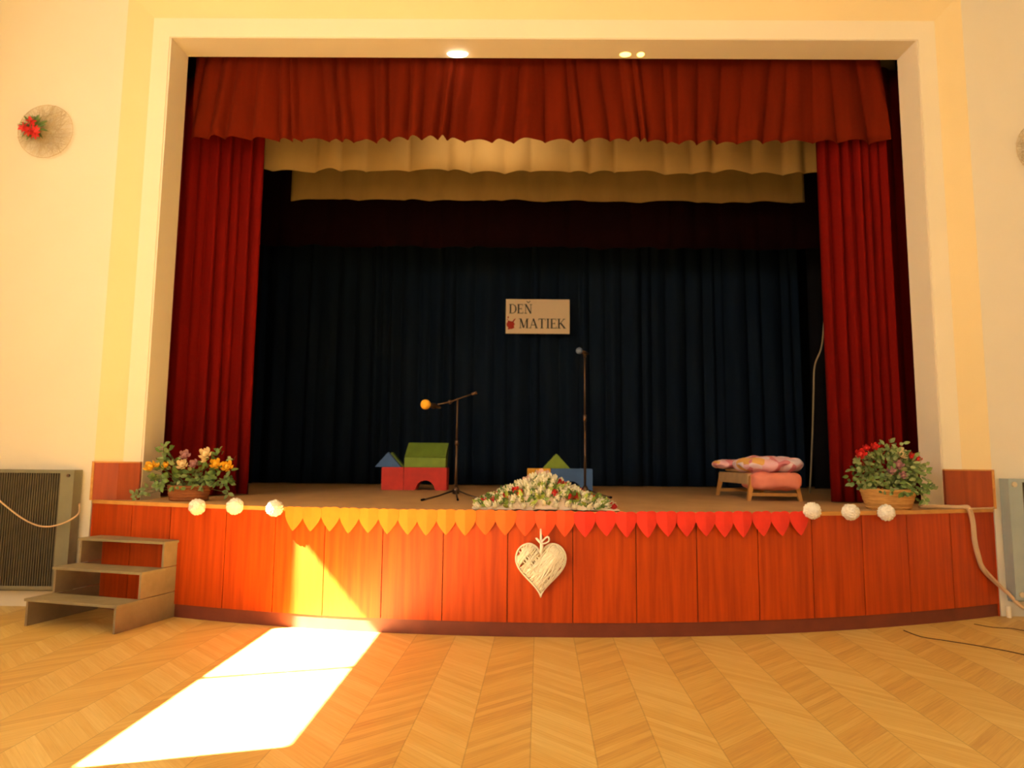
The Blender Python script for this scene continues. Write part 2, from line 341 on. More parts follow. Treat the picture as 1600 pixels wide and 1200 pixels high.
# ------------------------------------------------------------------ drapes
def pleats(L, wmin, wmax, seed):
    r = random.Random(seed); e = [0]
    while e[-1] < L: e.append(e[-1]+r.uniform(wmin, wmax))
    return e, [r.uniform(.55, 1.25) for _ in e], [r.uniform(-1, 1) for _ in e]
def drape(name, path, z0, z1, wmin, wmax, amp, m, seed, label, cat, nz=10, hem=.0, topamp=1.0, lean=0.0, group=None):
    """gathered cloth along a horizontal path; z0 hem height, z1 top"""
    P = [Vector((x, y, 0)) for x, y in path]; seg = [(b-a).length for a, b in zip(P, P[1:])]; L = sum(seg)
    e, am, sk = pleats(L, wmin, wmax, seed); r = random.Random(seed+5)
    ph = [r.uniform(0, 6.28) for _ in range(4)]
    def pos(s):
        for q, l in enumerate(seg):
            if s <= l or q == len(seg)-1:
                t = (P[q+1]-P[q]).normalized(); return P[q]+t*s, Vector((t.y, -t.x, 0))
            s -= l
    bm = bmesh.new(); rows = []; ns = max(40, int(L/ (wmin/7)))
    for j in range(nz+1):
        f = j/nz; row = []                                # f = 0 top, 1 bottom
        for i in range(ns+1):
            s0 = L*i/ns; s = min(max(s0+lean*sin(s0*2.1+ph[0])*f, 0), L)
            k = 0
            while k < len(e)-2 and e[k+1] < s: k += 1
            t = (s-e[k])/(e[k+1]-e[k]); a = am[k]*(topamp+(1-topamp)*f)
            prof = sin(pi*t)**.7 * (1+.25*sk[k]*sin(2*pi*t))
            p, n = pos(s0)
            d = amp*a*prof + amp*.35*sin(s0*3.1+ph[1]+f*1.1*sk[k])
            hz = hem*(sin(s0*5.3+ph[2])*.5+sin(s0*12.7+ph[3])*.25+ .5*(prof-.5))
            row.append(bm.verts.new((p.x+n.x*d, p.y+n.y*d, z1+(z0-z1)*f + hz*f*f)))
        rows.append(row)
    for a, b in zip(rows, rows[1:]):
        for i in range(ns): bm.faces.new((a[i], a[i+1], b[i+1], b[i]))
    o = done(bm, name, m, None, True)
    sm = o.modifiers.new('thickness', 'SOLIDIFY'); sm.thickness = .006; sm.offset = 0
    return tag(o, label, cat, group)
drape('curtain_valance', [(AX-3.79, 7.12), (3.94, 7.12)], 4.80, 5.98, .08, .30, .10, 'redval', 3, 'short gathered rust-red valance hanging across the top of the stage opening', 'curtain', 10, .008, .30, .14)
drape('stage_curtain', [(-3.95, 7.22), (-3.45, 7.30), (-2.98, 7.62)], H+.01, 5.6, .08, .16, .085, 'red', 11, 'floor-length red velvet curtain at the left side of the stage', 'curtain', 14, .008, .9, .01, 'side curtains of the stage')
drape('stage_curtain', [(3.27, 7.26), (3.98, 7.24)], H+.01, 5.6, .08, .15, .085, 'red', 12, 'floor-length red velvet curtain at the right side of the stage, behind the straw planter', 'curtain', 14, .008, .9, .01, 'side curtains of the stage')
drape('return_curtain', [(3.95, 7.42), (4.6, 7.65)], H+.01, 5.9, .13, .2, .05, 'red', 13, 'dark maroon curtain tucked behind the right red side curtain', 'curtain', 12, .005, .9)
drape('return_curtain', [(-4.45, 7.50), (-3.85, 7.42)], H+.01, 5.9, .13, .2, .05, 'red', 19, 'dark maroon curtain tucked behind the left red side curtain', 'curtain', 12, .005, .9)
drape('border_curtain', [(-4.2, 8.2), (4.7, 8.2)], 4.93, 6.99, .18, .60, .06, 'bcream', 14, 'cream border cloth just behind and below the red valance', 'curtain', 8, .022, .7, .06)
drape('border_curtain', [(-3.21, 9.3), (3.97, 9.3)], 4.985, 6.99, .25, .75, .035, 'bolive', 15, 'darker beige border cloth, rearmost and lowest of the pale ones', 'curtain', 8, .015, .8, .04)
drape('black_border_curtain', [(-4.9, 9.9), (5.5, 9.9)], 4.50, 6.99, .2, .5, .05, 'darkred', 16, 'very dark maroon border cloth above the navy backdrop', 'curtain', 6, .02, .9)
drape('backdrop_curtain', [(-4.4, 11.25), (4.62, 11.25)], H+.01, 6.99, .12, .36, .13, 'navy', 17, 'navy blue pleated backdrop curtain across the rear of the stage', 'curtain', 14, .01, .9, .03)
drape('masking_curtain', [(4.66, 10.9), (5.9, 10.5)], H+.01, 6.99, .2, .4, .06, 'black', 18, 'black masking curtain at the right end of the navy backdrop', 'curtain', 8, .01, .9)
drape('masking_curtain', [(-5.6, 10.0), (-4.1, 10.7)], H+.01, 6.99, .2, .4, .06, 'black', 28, 'black masking curtain at the left end of the navy backdrop', 'curtain', 8, .01, .9)

# ------------------------------------------------------------------ lamps on the lintel
for (x, y, wd, hh, m, lab) in ((715, 84, .22, .085, 'lampw', 'bright white lamp on the lintel above the valance, left of centre'),
                               (977, 84, .13, .07, 'lampy', 'yellow glowing lamp on the lintel, left one of the close pair'),
                               (1001, 84, .085, .07, 'lampy', 'small yellow glowing lamp on the lintel, right one of the close pair')):
    p = at(x, y, 6.86); root = empty('ceiling_lamp', p, lab, 'lamp', 'lamps under the lintel')
    bm = bmesh.new(); box(bm, -wd/2, wd/2, -.03, .03, hh*.25, hh*.5+.02, bev=.006); done(bm, 'housing', 'lampbody', root)
    bm = bmesh.new(); ball(bm, (0, 0, 0), (wd/2, .045, hh/2*.8), 3); done(bm, 'bulb_cover', m, root, True)

# ------------------------------------------------------------------ sign
SY = 10.98
p00, p11 = at(790, 521, SY), at(890, 468, SY); SW = p11.x-p00.x; SH = p11.z-p00.z
sg = empty('banner_sign', (p00.x, SY, p00.z), 'cream card sign with dark lettering hanging in front of the navy backdrop', 'sign')
bm = bmesh.new(); box(bm, 0, SW, 0, .012, 0, SH, bev=.003); done(bm, 'board', 'sign', sg)
def stroke(bm, x0, y0, x1, y1, wd, y=-.003):
    a = Vector((x0, y0)); b = Vector((x1, y1)); t = (b-a).normalized(); n = Vector((-t.y, t.x))*wd/2
    q = [a+n, a-n, b-n, b+n]; f = [bm.verts.new((v.x, y, v.y)) for v in q]; k = [bm.verts.new((v.x, 0.001, v.y)) for v in q]
    bm.faces.new(f); bm.faces.new(k[::-1])
    for i in range(4): bm.faces.new((f[i], k[i], k[(i+1) % 4], f[(i+1) % 4]))
TK, TN = .17, .07
def sf(x, y, w_=.34): return [(x-w_/2, y, x+w_/2, y, .06)]
G = {
 'I': (.42, [(.21, 0, .21, 1, TK)]+sf(.21, .03)+sf(.21, .97)),
 'D': (.86, [(.18, 0, .18, 1, TK), (.05, .97, .45, .97, TN), (.05, .03, .45, .03, TN), (.45, .97, .66, .84, TN*1.3), (.66, .86, .76, .62, TK*.8), (.75, .66, .75, .34, TK), (.76, .38, .66, .14, TK*.8), (.66, .16, .45, .03, TN*1.3)]),
 'E': (.74, [(.18, 0, .18, 1, TK), (.05, .97, .64, .97, TN), (.05, .03, .68, .03, TN), (.18, .51, .5, .51, TN), (.62, 1, .62, .8, .05), (.66, 0, .66, .22, .05), (.5, .4, .5, .62, .05)]),
 'N': (.92, [(.2, 0, .2, 1, TN), (.2, 1, .76, 0, TK), (.76, 0, .76, 1, TN)]+sf(.16, .97, .26)+sf(.2, .03, .28)+sf(.76, .97, .28)),
 'M': (1.06, [(.18, 0, .18, 1, TN), (.2, 1, .52, .04, TK), (.52, .04, .84, 1, TN), (.86, 0, .86, 1, TK)]+sf(.14, .97, .24)+sf(.18, .03, .26)+sf(.9, .97, .24)+sf(.86, .03, .32)),
 'A': (.92, [(.14, .03, .45, 1, TN), (.43, 1, .78, .03, TK), (.26, .34, .64, .34, TN)]+sf(.14, .03, .26)+sf(.76, .03, .32)),
 'T': (.80, [(.40, 0, .40, 1, TK), (.05, .97, .75, .97, TN), (.07, 1, .07, .78, .05), (.73, 1, .73, .78, .05)]+sf(.40, .03)),
 'K': (.90, [(.18, 0, .18, 1, TK), (.22, .42, .70, .97, TN), (.36, .56, .78, .03, TK)]+sf(.18, .03)+sf(.18, .97)+sf(.7, .97, .26)+sf(.78, .03, .28)),
}
def text(word, x, z, h, width, par):
    tot = sum(G[c][0] for c in word); k = width/tot
    for c in word:
        adv, st_ = G[c]; bm = bmesh.new()
        for (x0, y0, x1, y1, w_) in st_:
            stroke(bm, x+x0*k, z+y0*h, x+x1*k, z+y1*h, w_*h*.85)
        if c == 'N':
            stroke(bm, x+.3*k, z+1.34*h, x+.48*k, z+1.14*h, .07*h); stroke(bm, x+.48*k, z+1.14*h, x+.68*k, z+1.34*h, .07*h)
        done(bm, 'letter', 'ink', par); x += adv*k
def sx(v): return (v-180)/605*SW
def sz(v): return SH-(v-180)/305*SH
text('DEN', sx(208), sz(308), sz(225)-sz(308), sx(432)-sx(208), sg)
text('MATIEK', sx(303), sz(438), sz(352)-sz(438), sx(750)-sx(303), sg)
bm = bmesh.new()
def blob(cx, cz, rx, rz, ang, n=14, wob=.18):
    r = random.Random(int(cx*1000)); pts = []
    for i in range(n):
        t = 2*pi*i/n; k = 1+r.uniform(-wob, wob); a, b = rx*cos(t)*k, rz*sin(t)*k
        pts.append((cx+a*cos(ang)-b*sin(ang), cz+a*sin(ang)+b*cos(ang)))
    prism(bm, pts, .004, Matrix.Translation((0, -.003, 0)))
blob(sx(225), sz(408), sx(215)-sx(180), sz(180)-sz(220), R(40)); blob(sx(255), sz(372), .045, .012, R(50)); blob(sx(215), sz(440), .03, .014, R(20))
blob(sx(203), sz(342), .012, .018, 0); blob(sx(197), sz(362), .01, .008, .4)
done(bm, 'red_drawing', 'inkred', sg)
for x in (.06, SW-.06):
    bm = bmesh.new(); tube(bm, [(x, .006, SH-.004), (x, .02, 6.99-p00.z)], .0015, 5); done(bm, 'hanging_thread', 'black', sg)

# ------------------------------------------------------------------ toy building blocks
def block(name, m, x, y, z, pts, depth, label, rz=0, group='soft building blocks on the stage'):
    bm = bmesh.new(); prism(bm, pts, depth); bmesh.ops.bevel(bm, geom=bm.edges[:], offset=.006, segments=2, affect='EDGES')
    o = done(bm, name, m); o.location = (x, y, z); o.rotation_euler = (0, 0, rz); return tag(o, label, 'building block', group)
def archpts(w_, h, r, n=14):
    return [(0, 0), (w_/2-r, 0)]+[(w_/2-r*cos(pi*i/n), r*1.02*sin(pi*i/n)) for i in range(1, n)]+[(w_/2+r, 0), (w_, 0), (w_, h), (0, h)]
BY = 9.15
bx = lambda px, Y=BY: at(px, 740, Y).x
bh = .30
x0, x1, x2 = bx(596), bx(631), bx(698)
block('cube_block', 'bred', x0, BY, H, [(0, 0), (x1-x0-.004, 0), (x1-x0-.004, bh), (0, bh)], .30, 'red square block under the blue triangle, left end of the left toy castle')
block('arch_block', 'bred', x1, BY, H, archpts(x2-x1, bh, .135), .30, 'red block with an arched opening, in the left toy castle')
block('flat_block', 'bgreen', x1+.0, BY+.01, H+bh+.001, [(0, 0), (x2-x1-.02, 0), (x2-x1-.02, .13), (0, .13)], .28, 'green flat block lying on the red arch block')
bm = bmesh.new(); L_ = x2-x1-.02; v = [bm.verts.new(q) for q in ((0, 0, 0), (L_, 0, 0), (L_+.0, .30, 0), (0, .30, 0), (.03, .15, .20), (L_+.025, .15, .20))]
for f in ((0, 1, 5, 4), (2, 3, 4, 5), (0, 4, 3), (1, 2, 5), (0, 3, 2, 1)): bm.faces.new([v[i] for i in f])
bmesh.ops.bevel(bm, geom=bm.edges[:], offset=.005, segments=2, affect='EDGES')
o = done(bm, 'roof_block', 'bgreen2'); o.location = (x1+.0, BY+.005, H+bh+.133); tag(o, 'long green roof-shaped block on top of the left toy castle', 'building block', 'soft building blocks on the stage')
tx = bx(585); tw = bx(626)-tx
block('triangle_block', 'bblue', tx, BY, H+bh+.001, [(0, 0), (tw, 0), (tw/2, .20)], .09, 'blue triangular block at the left end of the left toy castle')
block('triangle_block', 'bgreen2', tx+.03, BY+.10, H+bh+.001, [(0, 0), (tw, 0), (tw/2, .20)], .14, 'dark green triangular block just behind the blue triangle')
BY2 = 9.3
x0, x1, x2 = bx(824, BY2), bx(861, BY2), bx(926, BY2)
block('cube_block', 'byel', x0, BY2, H, [(0, 0), (x1-x0-.004, 0), (x1-x0-.004, bh), (0, bh)], .30, 'yellow square block behind the flowers, in the right toy castle')
block('arch_block', 'bblue', x1, BY2, H, archpts(x2-x1, bh, .135), .30, 'blue block with an arched opening, in the right toy castle')
tx = bx(848, BY2); tw = bx(891, BY2)-tx
block('triangle_block', 'bgreen', tx, BY2, H+bh+.001, [(0, 0), (tw, 0), (tw/2, .20)], .22, 'bright green triangular block on top of the right toy castle')

# ------------------------------------------------------------------ microphone stands
def micstand(x, y, top, label, feet, boom):
    root = empty('microphone_stand', (x, y, H), label, 'microphone stand')
    bm = bmesh.new(); tube(bm, [(0, 0, .06), (0, 0, .55*top)], .0135, 12); tube(bm, [(0, 0, .55*top), (0, 0, top)], .0095, 12); done(bm, 'pole', 'mic', root, True)
    bm = bmesh.new(); lathe(bm, [(.012, .53*top), (.02, .535*top), (.02, .575*top), (.012, .58*top)], 14); done(bm, 'clutch', 'mic', root, True)
    bm = bmesh.new(); lathe(bm, [(.018, .05), (.036, .055), (.036, .10), (.018, .13)], 14); done(bm, 'hub', 'mic', root, True)
    for fx, fy in feet:
        bm = bmesh.new(); tube(bm, [(fx*.06, fy*.06, .09), (fx*.5, fy*.5, .045), (fx*.95, fy*.95, .013)], .009, 8); lg = done(bm, 'leg', 'mic', root, True)
        bm = bmesh.new(); tube(bm, [(fx*.92, fy*.92, .016), (fx, fy, .012)], .012, 8); done(bm, 'rubber_foot', 'black', lg, True)
    return root
p = at(712, 779, 7.25); mx_, my_ = p.x, 7.25
ms = micstand(mx_, my_, 2.03-H, 'dark microphone stand with a boom arm to the left, beside the red blocks', [(-.30, -.42), (.05, -.33), (.30, -.22)], True)
def loc(p, o): return Vector(p)-Vector(o.location)
a = loc(at(737, 616, my_), ms); b = loc(at(703, 628, my_), ms); c = loc(at(684, 632, my_-.08), ms)
bm = bmesh.new(); tube(bm, [a, b, c], .008, 10); done(bm, 'boom', 'mic', ms, True)
bm = bmesh.new(); tube(bm, [a, a+(a-b).normalized()*.06], .016, 12); done(bm, 'counterweight', 'mic', ms, True)
bm = bmesh.new(); tube(bm, [b+Vector((0, -.03, 0)), b+Vector((0, .03, 0))], .02, 12); done(bm, 'swivel', 'mic', ms, True)
mc = empty('microphone', at(674, 634, my_-.12), 'microphone with a yellow foam windscreen at the end of the boom arm', 'microphone')
bm = bmesh.new(); vs = ball(bm, loc(at(665, 632, my_-.16), mc), .052, 4)
done(bm, 'windscreen', 'foam', mc, True)['label'] = 'yellow foam windscreen'
bm = bmesh.new(); tube(bm, [loc(at(668, 632.5, my_-.14), mc), loc(at(679, 634.5, my_-.08), mc)], [.022, .03], 14); tube(bm, [loc(at(679, 634.5, my_-.08), mc), loc(at(688, 637, my_+.02), mc)], [.018, .012], 12); done(bm, 'body', 'mic', mc, True)
p = at(914, 700, 7.75)
ms2 = micstand(p.x, 7.75, at(914, 556, 7.75).z-H, 'tall straight microphone stand behind the white flower mound', [(-.28, -.18), (.28, -.14), (.0, .32)], False)
t = loc(at(914, 556, 7.75), ms2); bm = bmesh.new(); tube(bm, [t+Vector((0, 0, -.02)), t+Vector((-.005, 0, .03))], .018, 10); done(bm, 'clip', 'mic', ms2, True)
mc2 = empty('microphone', at(911, 552, 7.72), 'microphone with a blue-grey mesh head clipped on the tall straight stand', 'microphone')
bm = bmesh.new(); ball(bm, loc(at(905, 548, 7.66), mc2), .038, 3); done(bm, 'grille', 'micblue', mc2, True)
bm = bmesh.new(); tube(bm, [loc(at(907, 549, 7.68), mc2), loc(at(919, 553, 7.78), mc2)], [.026, .014], 12); done(bm, 'body', 'mic', mc2, True)

# ------------------------------------------------------------------ child's bed
bed = empty('child_bed', (2.75, 7.45, H), "child's low wooden bed with splayed legs near the right side of the stage", 'bed')
bw, bl, bt = .27, 1.15, .21
bm = bmesh.new(); box(bm, -bw+.01, bw-.01, .06, bl, .17, .29, bev=.01); 
done(bm, 'frame', 'bedboard', bed)
for q in (-.005, bl-.02):
    bm = bmesh.new(); box(bm, -bw+.02, bw-.02, q, q+.033, .05, .085, bev=.005); done(bm, 'crossbar', 'bedwood', bed)
for sx_ in (-1, 1):
    for yy, dy in ((.02, -.02), (bl-.02, .02)):
        bm = bmesh.new(); a = Vector((sx_*(bw-.045), yy, .26)); b = Vector((sx_*(bw+.005), yy+dy, 0)); vs = []
        for q, rr in ((a, .026), (b, .018)): vs.append([bm.verts.new(q+Vector((i*rr, j*rr, 0))) for i, j in ((-1, -1), (1, -1), (1, 1), (-1, 1))])
        bm.faces.new(vs[0]); bm.faces.new(vs[1][::-1])
        for k in range(4): bm.faces.new((vs[0][k], vs[0][(k+1) % 4], vs[1][(k+1) % 4], vs[1][k]))
        done(bm, 'leg', 'bedwood', bed)
def cushion(name, m, c, r, rz, label, cat, seed, e=.55, wr=.012, tilt=0, zp=.9):
    bm = bmesh.new(); g = bmesh.ops.create_icosphere(bm, subdivisions=5, radius=1); rr = random.Random(seed); ph = [rr.uniform(0, 6) for _ in range(6)]
    for v in g['verts']:
        x, y, z = v.co; sg_ = lambda t, p_: math.copysign(abs(t)**p_, t)
        x, y, z = sg_(x, e), sg_(y, e), sg_(z, zp)
        wv = wr*(sin(x*9+ph[0]+y*3)+sin(y*8+ph[1]-x*4)+.6*sin(x*17+y*11+ph[2]))
        v.co = Vector((x*r[0], y*r[1], z*r[2]+wv*(1-abs(z)*.3)))
    o = done(bm, name, m, None, True); o.location = c; o.rotation_euler = (0, tilt, rz); return tag(o, label, cat)
cushion('folded_sheet', 'pink', (2.765, 7.60, H+.21), (.265, .30, .095), 0, 'salmon pink folded sheet bulging over the front end of the child bed', 'bedding', 3, .42, .008, zp=.55)
cushion('mattress', 'bedboard', (2.75, 8.10, H+.315), (.235, .45, .03), 0, 'pale mattress on the child bed, under the patterned duvet', 'mattress', 9, .4, .001)
cushion('duvet', 'duvet', (2.76, 7.66, H+.385), (.34, .30, .085), R(8), 'plump pink patterned duvet on top of the folded sheet on the child bed', 'bedding', 5, .6, .010, R(0))
cushion('pillow', 'duvet', (2.58, 8.32, H+.385), (.23, .26, .05), R(-10), 'flat pink patterned pillow at the far end of the child bed', 'pillow', 6, .5, .006)

# ------------------------------------------------------------------ cords
rp_ = [at(1290, 480, 9.2), at(1284, 540, 9.2), at(1273, 572, 9.2), at(1271, 620, 9.2), at(1269, 690, 9.2)]; e_ = at(1265, 767.5, 9.2); rp_.append(Vector((e_.x, 9.2, H+.006)))
rp_ = [Vector((rp_[0].x+.25, 9.2, 5.0))]+rp_
bm = bmesh.new(); tube(bm, smoothpath(rp_, 8), .011, 8); tag(done(bm, 'hanging_cord', 'cable2', smooth=True), 'thin pale cord hanging to the stage floor beside the right red curtain', 'cord')
def onwall(x, y, Y=6.36): return at(x, y, Y)
bm = bmesh.new()
def fr(x, y, off=-.03):
    Y = 6.3
    for _ in range(6): X = at(x, y, Y).x; Y = arc(X, off)
    return at(x, y, Y)
top = [at(1437, 798, 6.42), at(1470, 796, 6.45), at(1495, 795, 6.4)]
for p in top: p.z = H+.018
pts = top+[Vector((fr(1512, 800).x, fr(1512, 800).y, H+.014)), fr(1519, 815), fr(1522, 845), fr(1528, 870), fr(1536, 890), fr(1552, 907), at(1574, 926, 6.45), at(1600, 950, 6.43), at(1640, 962, 6.43)]
tube(bm, smoothpath(pts, 6), .017, 10); tube(bm, smoothpath([q+Vector((.014, -.004, .008)) for q in pts[:-4]]+pts[-3:], 6), .012, 8)
tag(done(bm, 'power_cable', 'cable', smooth=True), 'thick beige cable hanging over the right end of the stage front down to the wall', 'cable')
bm = bmesh.new(); q = [at(1515, 800, 6.33), at(1535, 799, 6.38), at(1549, 797, 6.45)]
for k in q: k.z = H+.012
q.append(at(1553, 793, 6.51)); tube(bm, smoothpath(q, 6), .008, 8); tag(done(bm, 'power_cable', 'cable', smooth=True), 'thin beige cable lying along the right corner of the stage edge', 'cable')
def onfloor(x, y, z=.004):
    d = ray(x, y); return CAM+d*((z-CAM.z)/d.z)
bm = bmesh.new(); tube(bm, smoothpath([onfloor(*q) for q in ((1412, 985), (1440, 995), (1478, 1001), (1540, 1011), (1600, 1023), (1680, 1045))], 8), .004, 6)
tag(done(bm, 'floor_cable', 'cabled', smooth=True), 'long thin dark cable on the parquet at lower right', 'cable')
bm = bmesh.new(); tube(bm, smoothpath([onfloor(*q) for q in ((1522, 975), (1550, 980), (1580, 982), (1605, 986), (1650, 990))], 8), .0035, 6)
tag(done(bm, 'floor_cable', 'cabled', smooth=True), 'short dark cable on the parquet just below the right radiator cover', 'cable')
bm = bmesh.new(); tube(bm, smoothpath([at(-70, 745, 6.36), at(-20, 765, 6.36), at(6, 788, 6.36), at(40, 813, 6.36), at(70, 823, 6.36), at(100, 817, 6.36), at(122, 803, 6.38), Vector((-4.10, 6.50, .945))], 8), .0075, 8)
tag(done(bm, 'drooping_cord', 'cable', smooth=True), 'tan cord drooping across the left radiator cover to the stage corner', 'cord')

# ------------------------------------------------------------------ radiator covers
def radiator(x0, x1, mf, label):
    y0 = WY-.14; root = empty('radiator_cover', ((x0+x1)/2, WY-.07, .17), label, 'radiator cover', 'radiator covers on the end wall'); ox, oy = root.location.x, root.location.y
    a, b = x0-ox, x1-ox; zt = 1.085; bdr = .125; F0 = y0-oy; F1 = WY-.02-oy
    bm = bmesh.new(); box(bm, a, a+bdr, F0, F1, 0, zt); box(bm, b-bdr, b, F0, F1, 0, zt); box(bm, a+bdr, b-bdr, F0, F1, zt-.03, zt); box(bm, a+bdr, b-bdr, F0, F1, 0, .03)
    done(bm, 'frame', mf, root)
    bm = bmesh.new(); box(bm, a+bdr, b-bdr, F0+.03, F0+.036, .03, zt-.03); n = int((b-a-2*bdr)/.022)
    for i in range(n): x = a+bdr+(i+.5)*(b-a-2*bdr)/n; box(bm, x-.006, x+.006, F0+.008, F0+.032, .03, zt-.03)
    done(bm, 'grille', 'radgrille', root)
    for x in (a+.05, b-.05):
        for z in (.05, zt-.05):
            bm = bmesh.new(); tube(bm, [(x, F0+.002, z), (x, F0-.012, z)], .024 if mf == 'radblue' else .014, 14); done(bm, 'bolt', 'bolt' if mf == 'radblue' else 'mic', root)
    bm = bmesh.new(); box(bm, a+.02, b-.02, F1-.02, F1+.02, -.03, .05); done(bm, 'bracket', mf, root)
radiator(-5.26, -4.11, 'radframe', 'grey radiator cover with a dark ribbed grille, left of the wooden steps')
radiator(4.51, 5.68, 'radblue', 'blue-grey radiator cover with round pale bolts at the right edge of the photo')

# ------------------------------------------------------------------ steps
B = Vector((-2.96, 6.25, 0)); F_ = Vector((-3.141, 5.573, 0)); ang = math.atan2((F_-B).y, (F_-B).x)+pi/2   # local -y is outward
stp = empty('wooden_steps', (-3.40, 6.34, 0), 'three-tread grey painted wooden steps with open risers, against the left end of the stage', 'steps', rz=ang)
W2 = .455; D = .70; tz = .22; 
MT = Matrix.Identity(4)
for i in range(3):
    z = tz*(i+1); yf = -D+.235*i
    bm = bmesh.new(); box(bm, -W2-.015, W2+.015, yf-.012, yf+.25 if i < 2 else -.0, z-.022, z, bev=.003); done(bm, 'tread', 'grey', stp)
for s in (-1, 1):
    for i in range(3):
        bm = bmesh.new(); yf = -D+.235*i; x = s*(W2-.011); box(bm, x-.011, x+.011, yf, -.005, tz*i+(.003 if i else 0), tz*(i+1)-(.022 if i == 2 else .0225 if False else .003) - (.0), bev=.001)
        done(bm, 'side_board', 'greyside', stp)
bm = bmesh.new()
for i in range(2): box(bm, -W2+.022, W2-.022, -D+.235*(i+1)+.005, -D+.235*(i+1)+.022, tz*(i+1)-.06, tz*(i+1)-.022)
done(bm, 'cross_batten', 'grey', stp)

# ------------------------------------------------------------------ paper hearts, pompoms
def heart_pts(w_, h, n=22, cleft=.10):
    out = []
    for i in range(n):
        t = 2*pi*i/n; x = 16*sin(t)**3; z = 13*cos(t)-5*cos(2*t)-2*cos(3*t)-cos(4*t); out.append((x/32*w_, (z-5)/29*h))
    return out
def paper_heart_pts(w_, h):            # broad-shouldered cut-paper heart, local z 0 = top
    half = [(0, -.03), (.12, -.004), (.27, 0), (.40, -.03), (.48, -.10), (.50, -.22), (.47, -.42), (.36, -.62), (.22, -.79), (.10, -.92), (0, -1)]
    R_ = [(x*w_, z*h) for x, z in half]; return R_, [(-x, z) for x, z in R_[1:-1]][::-1]
ordn = ['first', 'second', 'third', 'fourth', 'fifth', 'sixth', 'seventh', 'eighth', 'ninth', 'tenth', 'eleventh', 'twelfth', 'thirteenth', 'fourteenth']
tips = [460, 487, 516, 546, 576, 607, 637, 667, 697, 727, 758, 790, 821, 853, 883, 913.5, 946, 978, 1010, 1041, 1072, 1102, 1131, 1160, 1190, 1219, 1248]
N = len(tips)
for i, px in enumerate(tips):
    mt = 'pglare_orange' if i <= 9 else 'pglare_deep' if i <= 11 else 'pro' if i <= 14 else 'pred'  # sun glare along the garland painted as stepped paper colours
    cn = {'pglare_orange': 'orange', 'pglare_deep': 'deep orange', 'pro': 'orange-red', 'pred': 'red'}[mt]
    p = fr(px, 812, -.024-.004*(i % 2)); slope = 2*.0535*(p.x-AX)
    wd = .178 + rnd.uniform(-.004, .004); hh = .205+rnd.uniform(-.008, .008)
    rpts, lpts = paper_heart_pts(wd, hh); fold = rnd.uniform(.004, .016)
    bm = bmesh.new()
    def V(x, z, dy=0): return bm.verts.new((x, -fold*(1-abs(x)/(wd/2))-.010*max(0, -z/hh)+dy, z))
    R1 = [V(x, z) for x, z in rpts]; L1 = [V(x, z) for x, z in lpts]
    bm.faces.new(R1); bm.faces.new([R1[-1]]+L1+[R1[0]])
    ex = bmesh.ops.extrude_face_region(bm, geom=bm.faces[:])
    for g in ex['geom']:
        if isinstance(g, bmesh.types.BMVert): g.co.y += .0015
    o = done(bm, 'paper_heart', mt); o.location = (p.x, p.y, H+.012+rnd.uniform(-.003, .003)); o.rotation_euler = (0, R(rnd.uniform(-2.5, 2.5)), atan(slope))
    k = ordn[i] if i < 14 else ordn[N-1-i]; side = 'left' if i < 14 else 'right'
    lab = 'middle paper heart of the garland, glare-tinted orange-red, above the wicker heart' if i == 13 else '%s-toned paper heart on the stage edge, %s from the %s end of the garland' % (cn, k, side)
    tag(o, lab.replace('first from', 'first at').replace('end of the garland', 'end of the garland'), 'paper heart', 'paper heart garland along the stage edge')
pom = None
for i, (x, y) in enumerate(((308, 792), (367, 791), (429, 794), (1269, 798), (1329, 800), (1385, 801))):
    p = fr(x, y, -.075)
    if pom is None:
        bm = bmesh.new(); g = bmesh.ops.create_icosphere(bm, subdivisions=5, radius=1); r = random.Random(4)
        dirs = [Vector((r.gauss(0, 1), r.gauss(0, 1), r.gauss(0, 1))).normalized() for _ in range(110)]
        for v in g['verts']:
            n = v.co.normalized(); ds = sorted((n-d).length for d in dirs[:]); rd = min(1, (ds[1]-ds[0])*5)
            v.co = n*.071*(.90+.13*rd)
        pom = done(bm, 'pompom', 'white', None, True); o = pom
    else: o = pom.copy(); COL.objects.link(o)
    o.location = p; o.rotation_euler = (i*1.3, i*.7, i*2.1)
    lab = ['leftmost white paper pompom on the stage edge, below the yellow-flowered planter', 'white paper pompom, middle one of the left three', 'white paper pompom touching the left end of the heart garland',
           'white paper pompom touching the right end of the heart garland', 'white paper pompom, middle one of the right three', 'rightmost white paper pompom, in front of the straw planter'][i]
    tag(o, lab, 'pompom', 'white paper pompoms on the stage edge')

# ------------------------------------------------------------------ wicker heart
p = fr(845, 869, -.06); wh = empty('wicker_heart', p, 'large white wicker heart hanging on the stage front below the garland', 'heart decoration')
hw_, hh_ = .385, .40; HP = heart_pts(hw_, hh_, 64)
zc = sum(z for x, z in HP)/64
bm = bmesh.new()
HPi = heart_pts(hw_*.86, hh_*.86, 40)
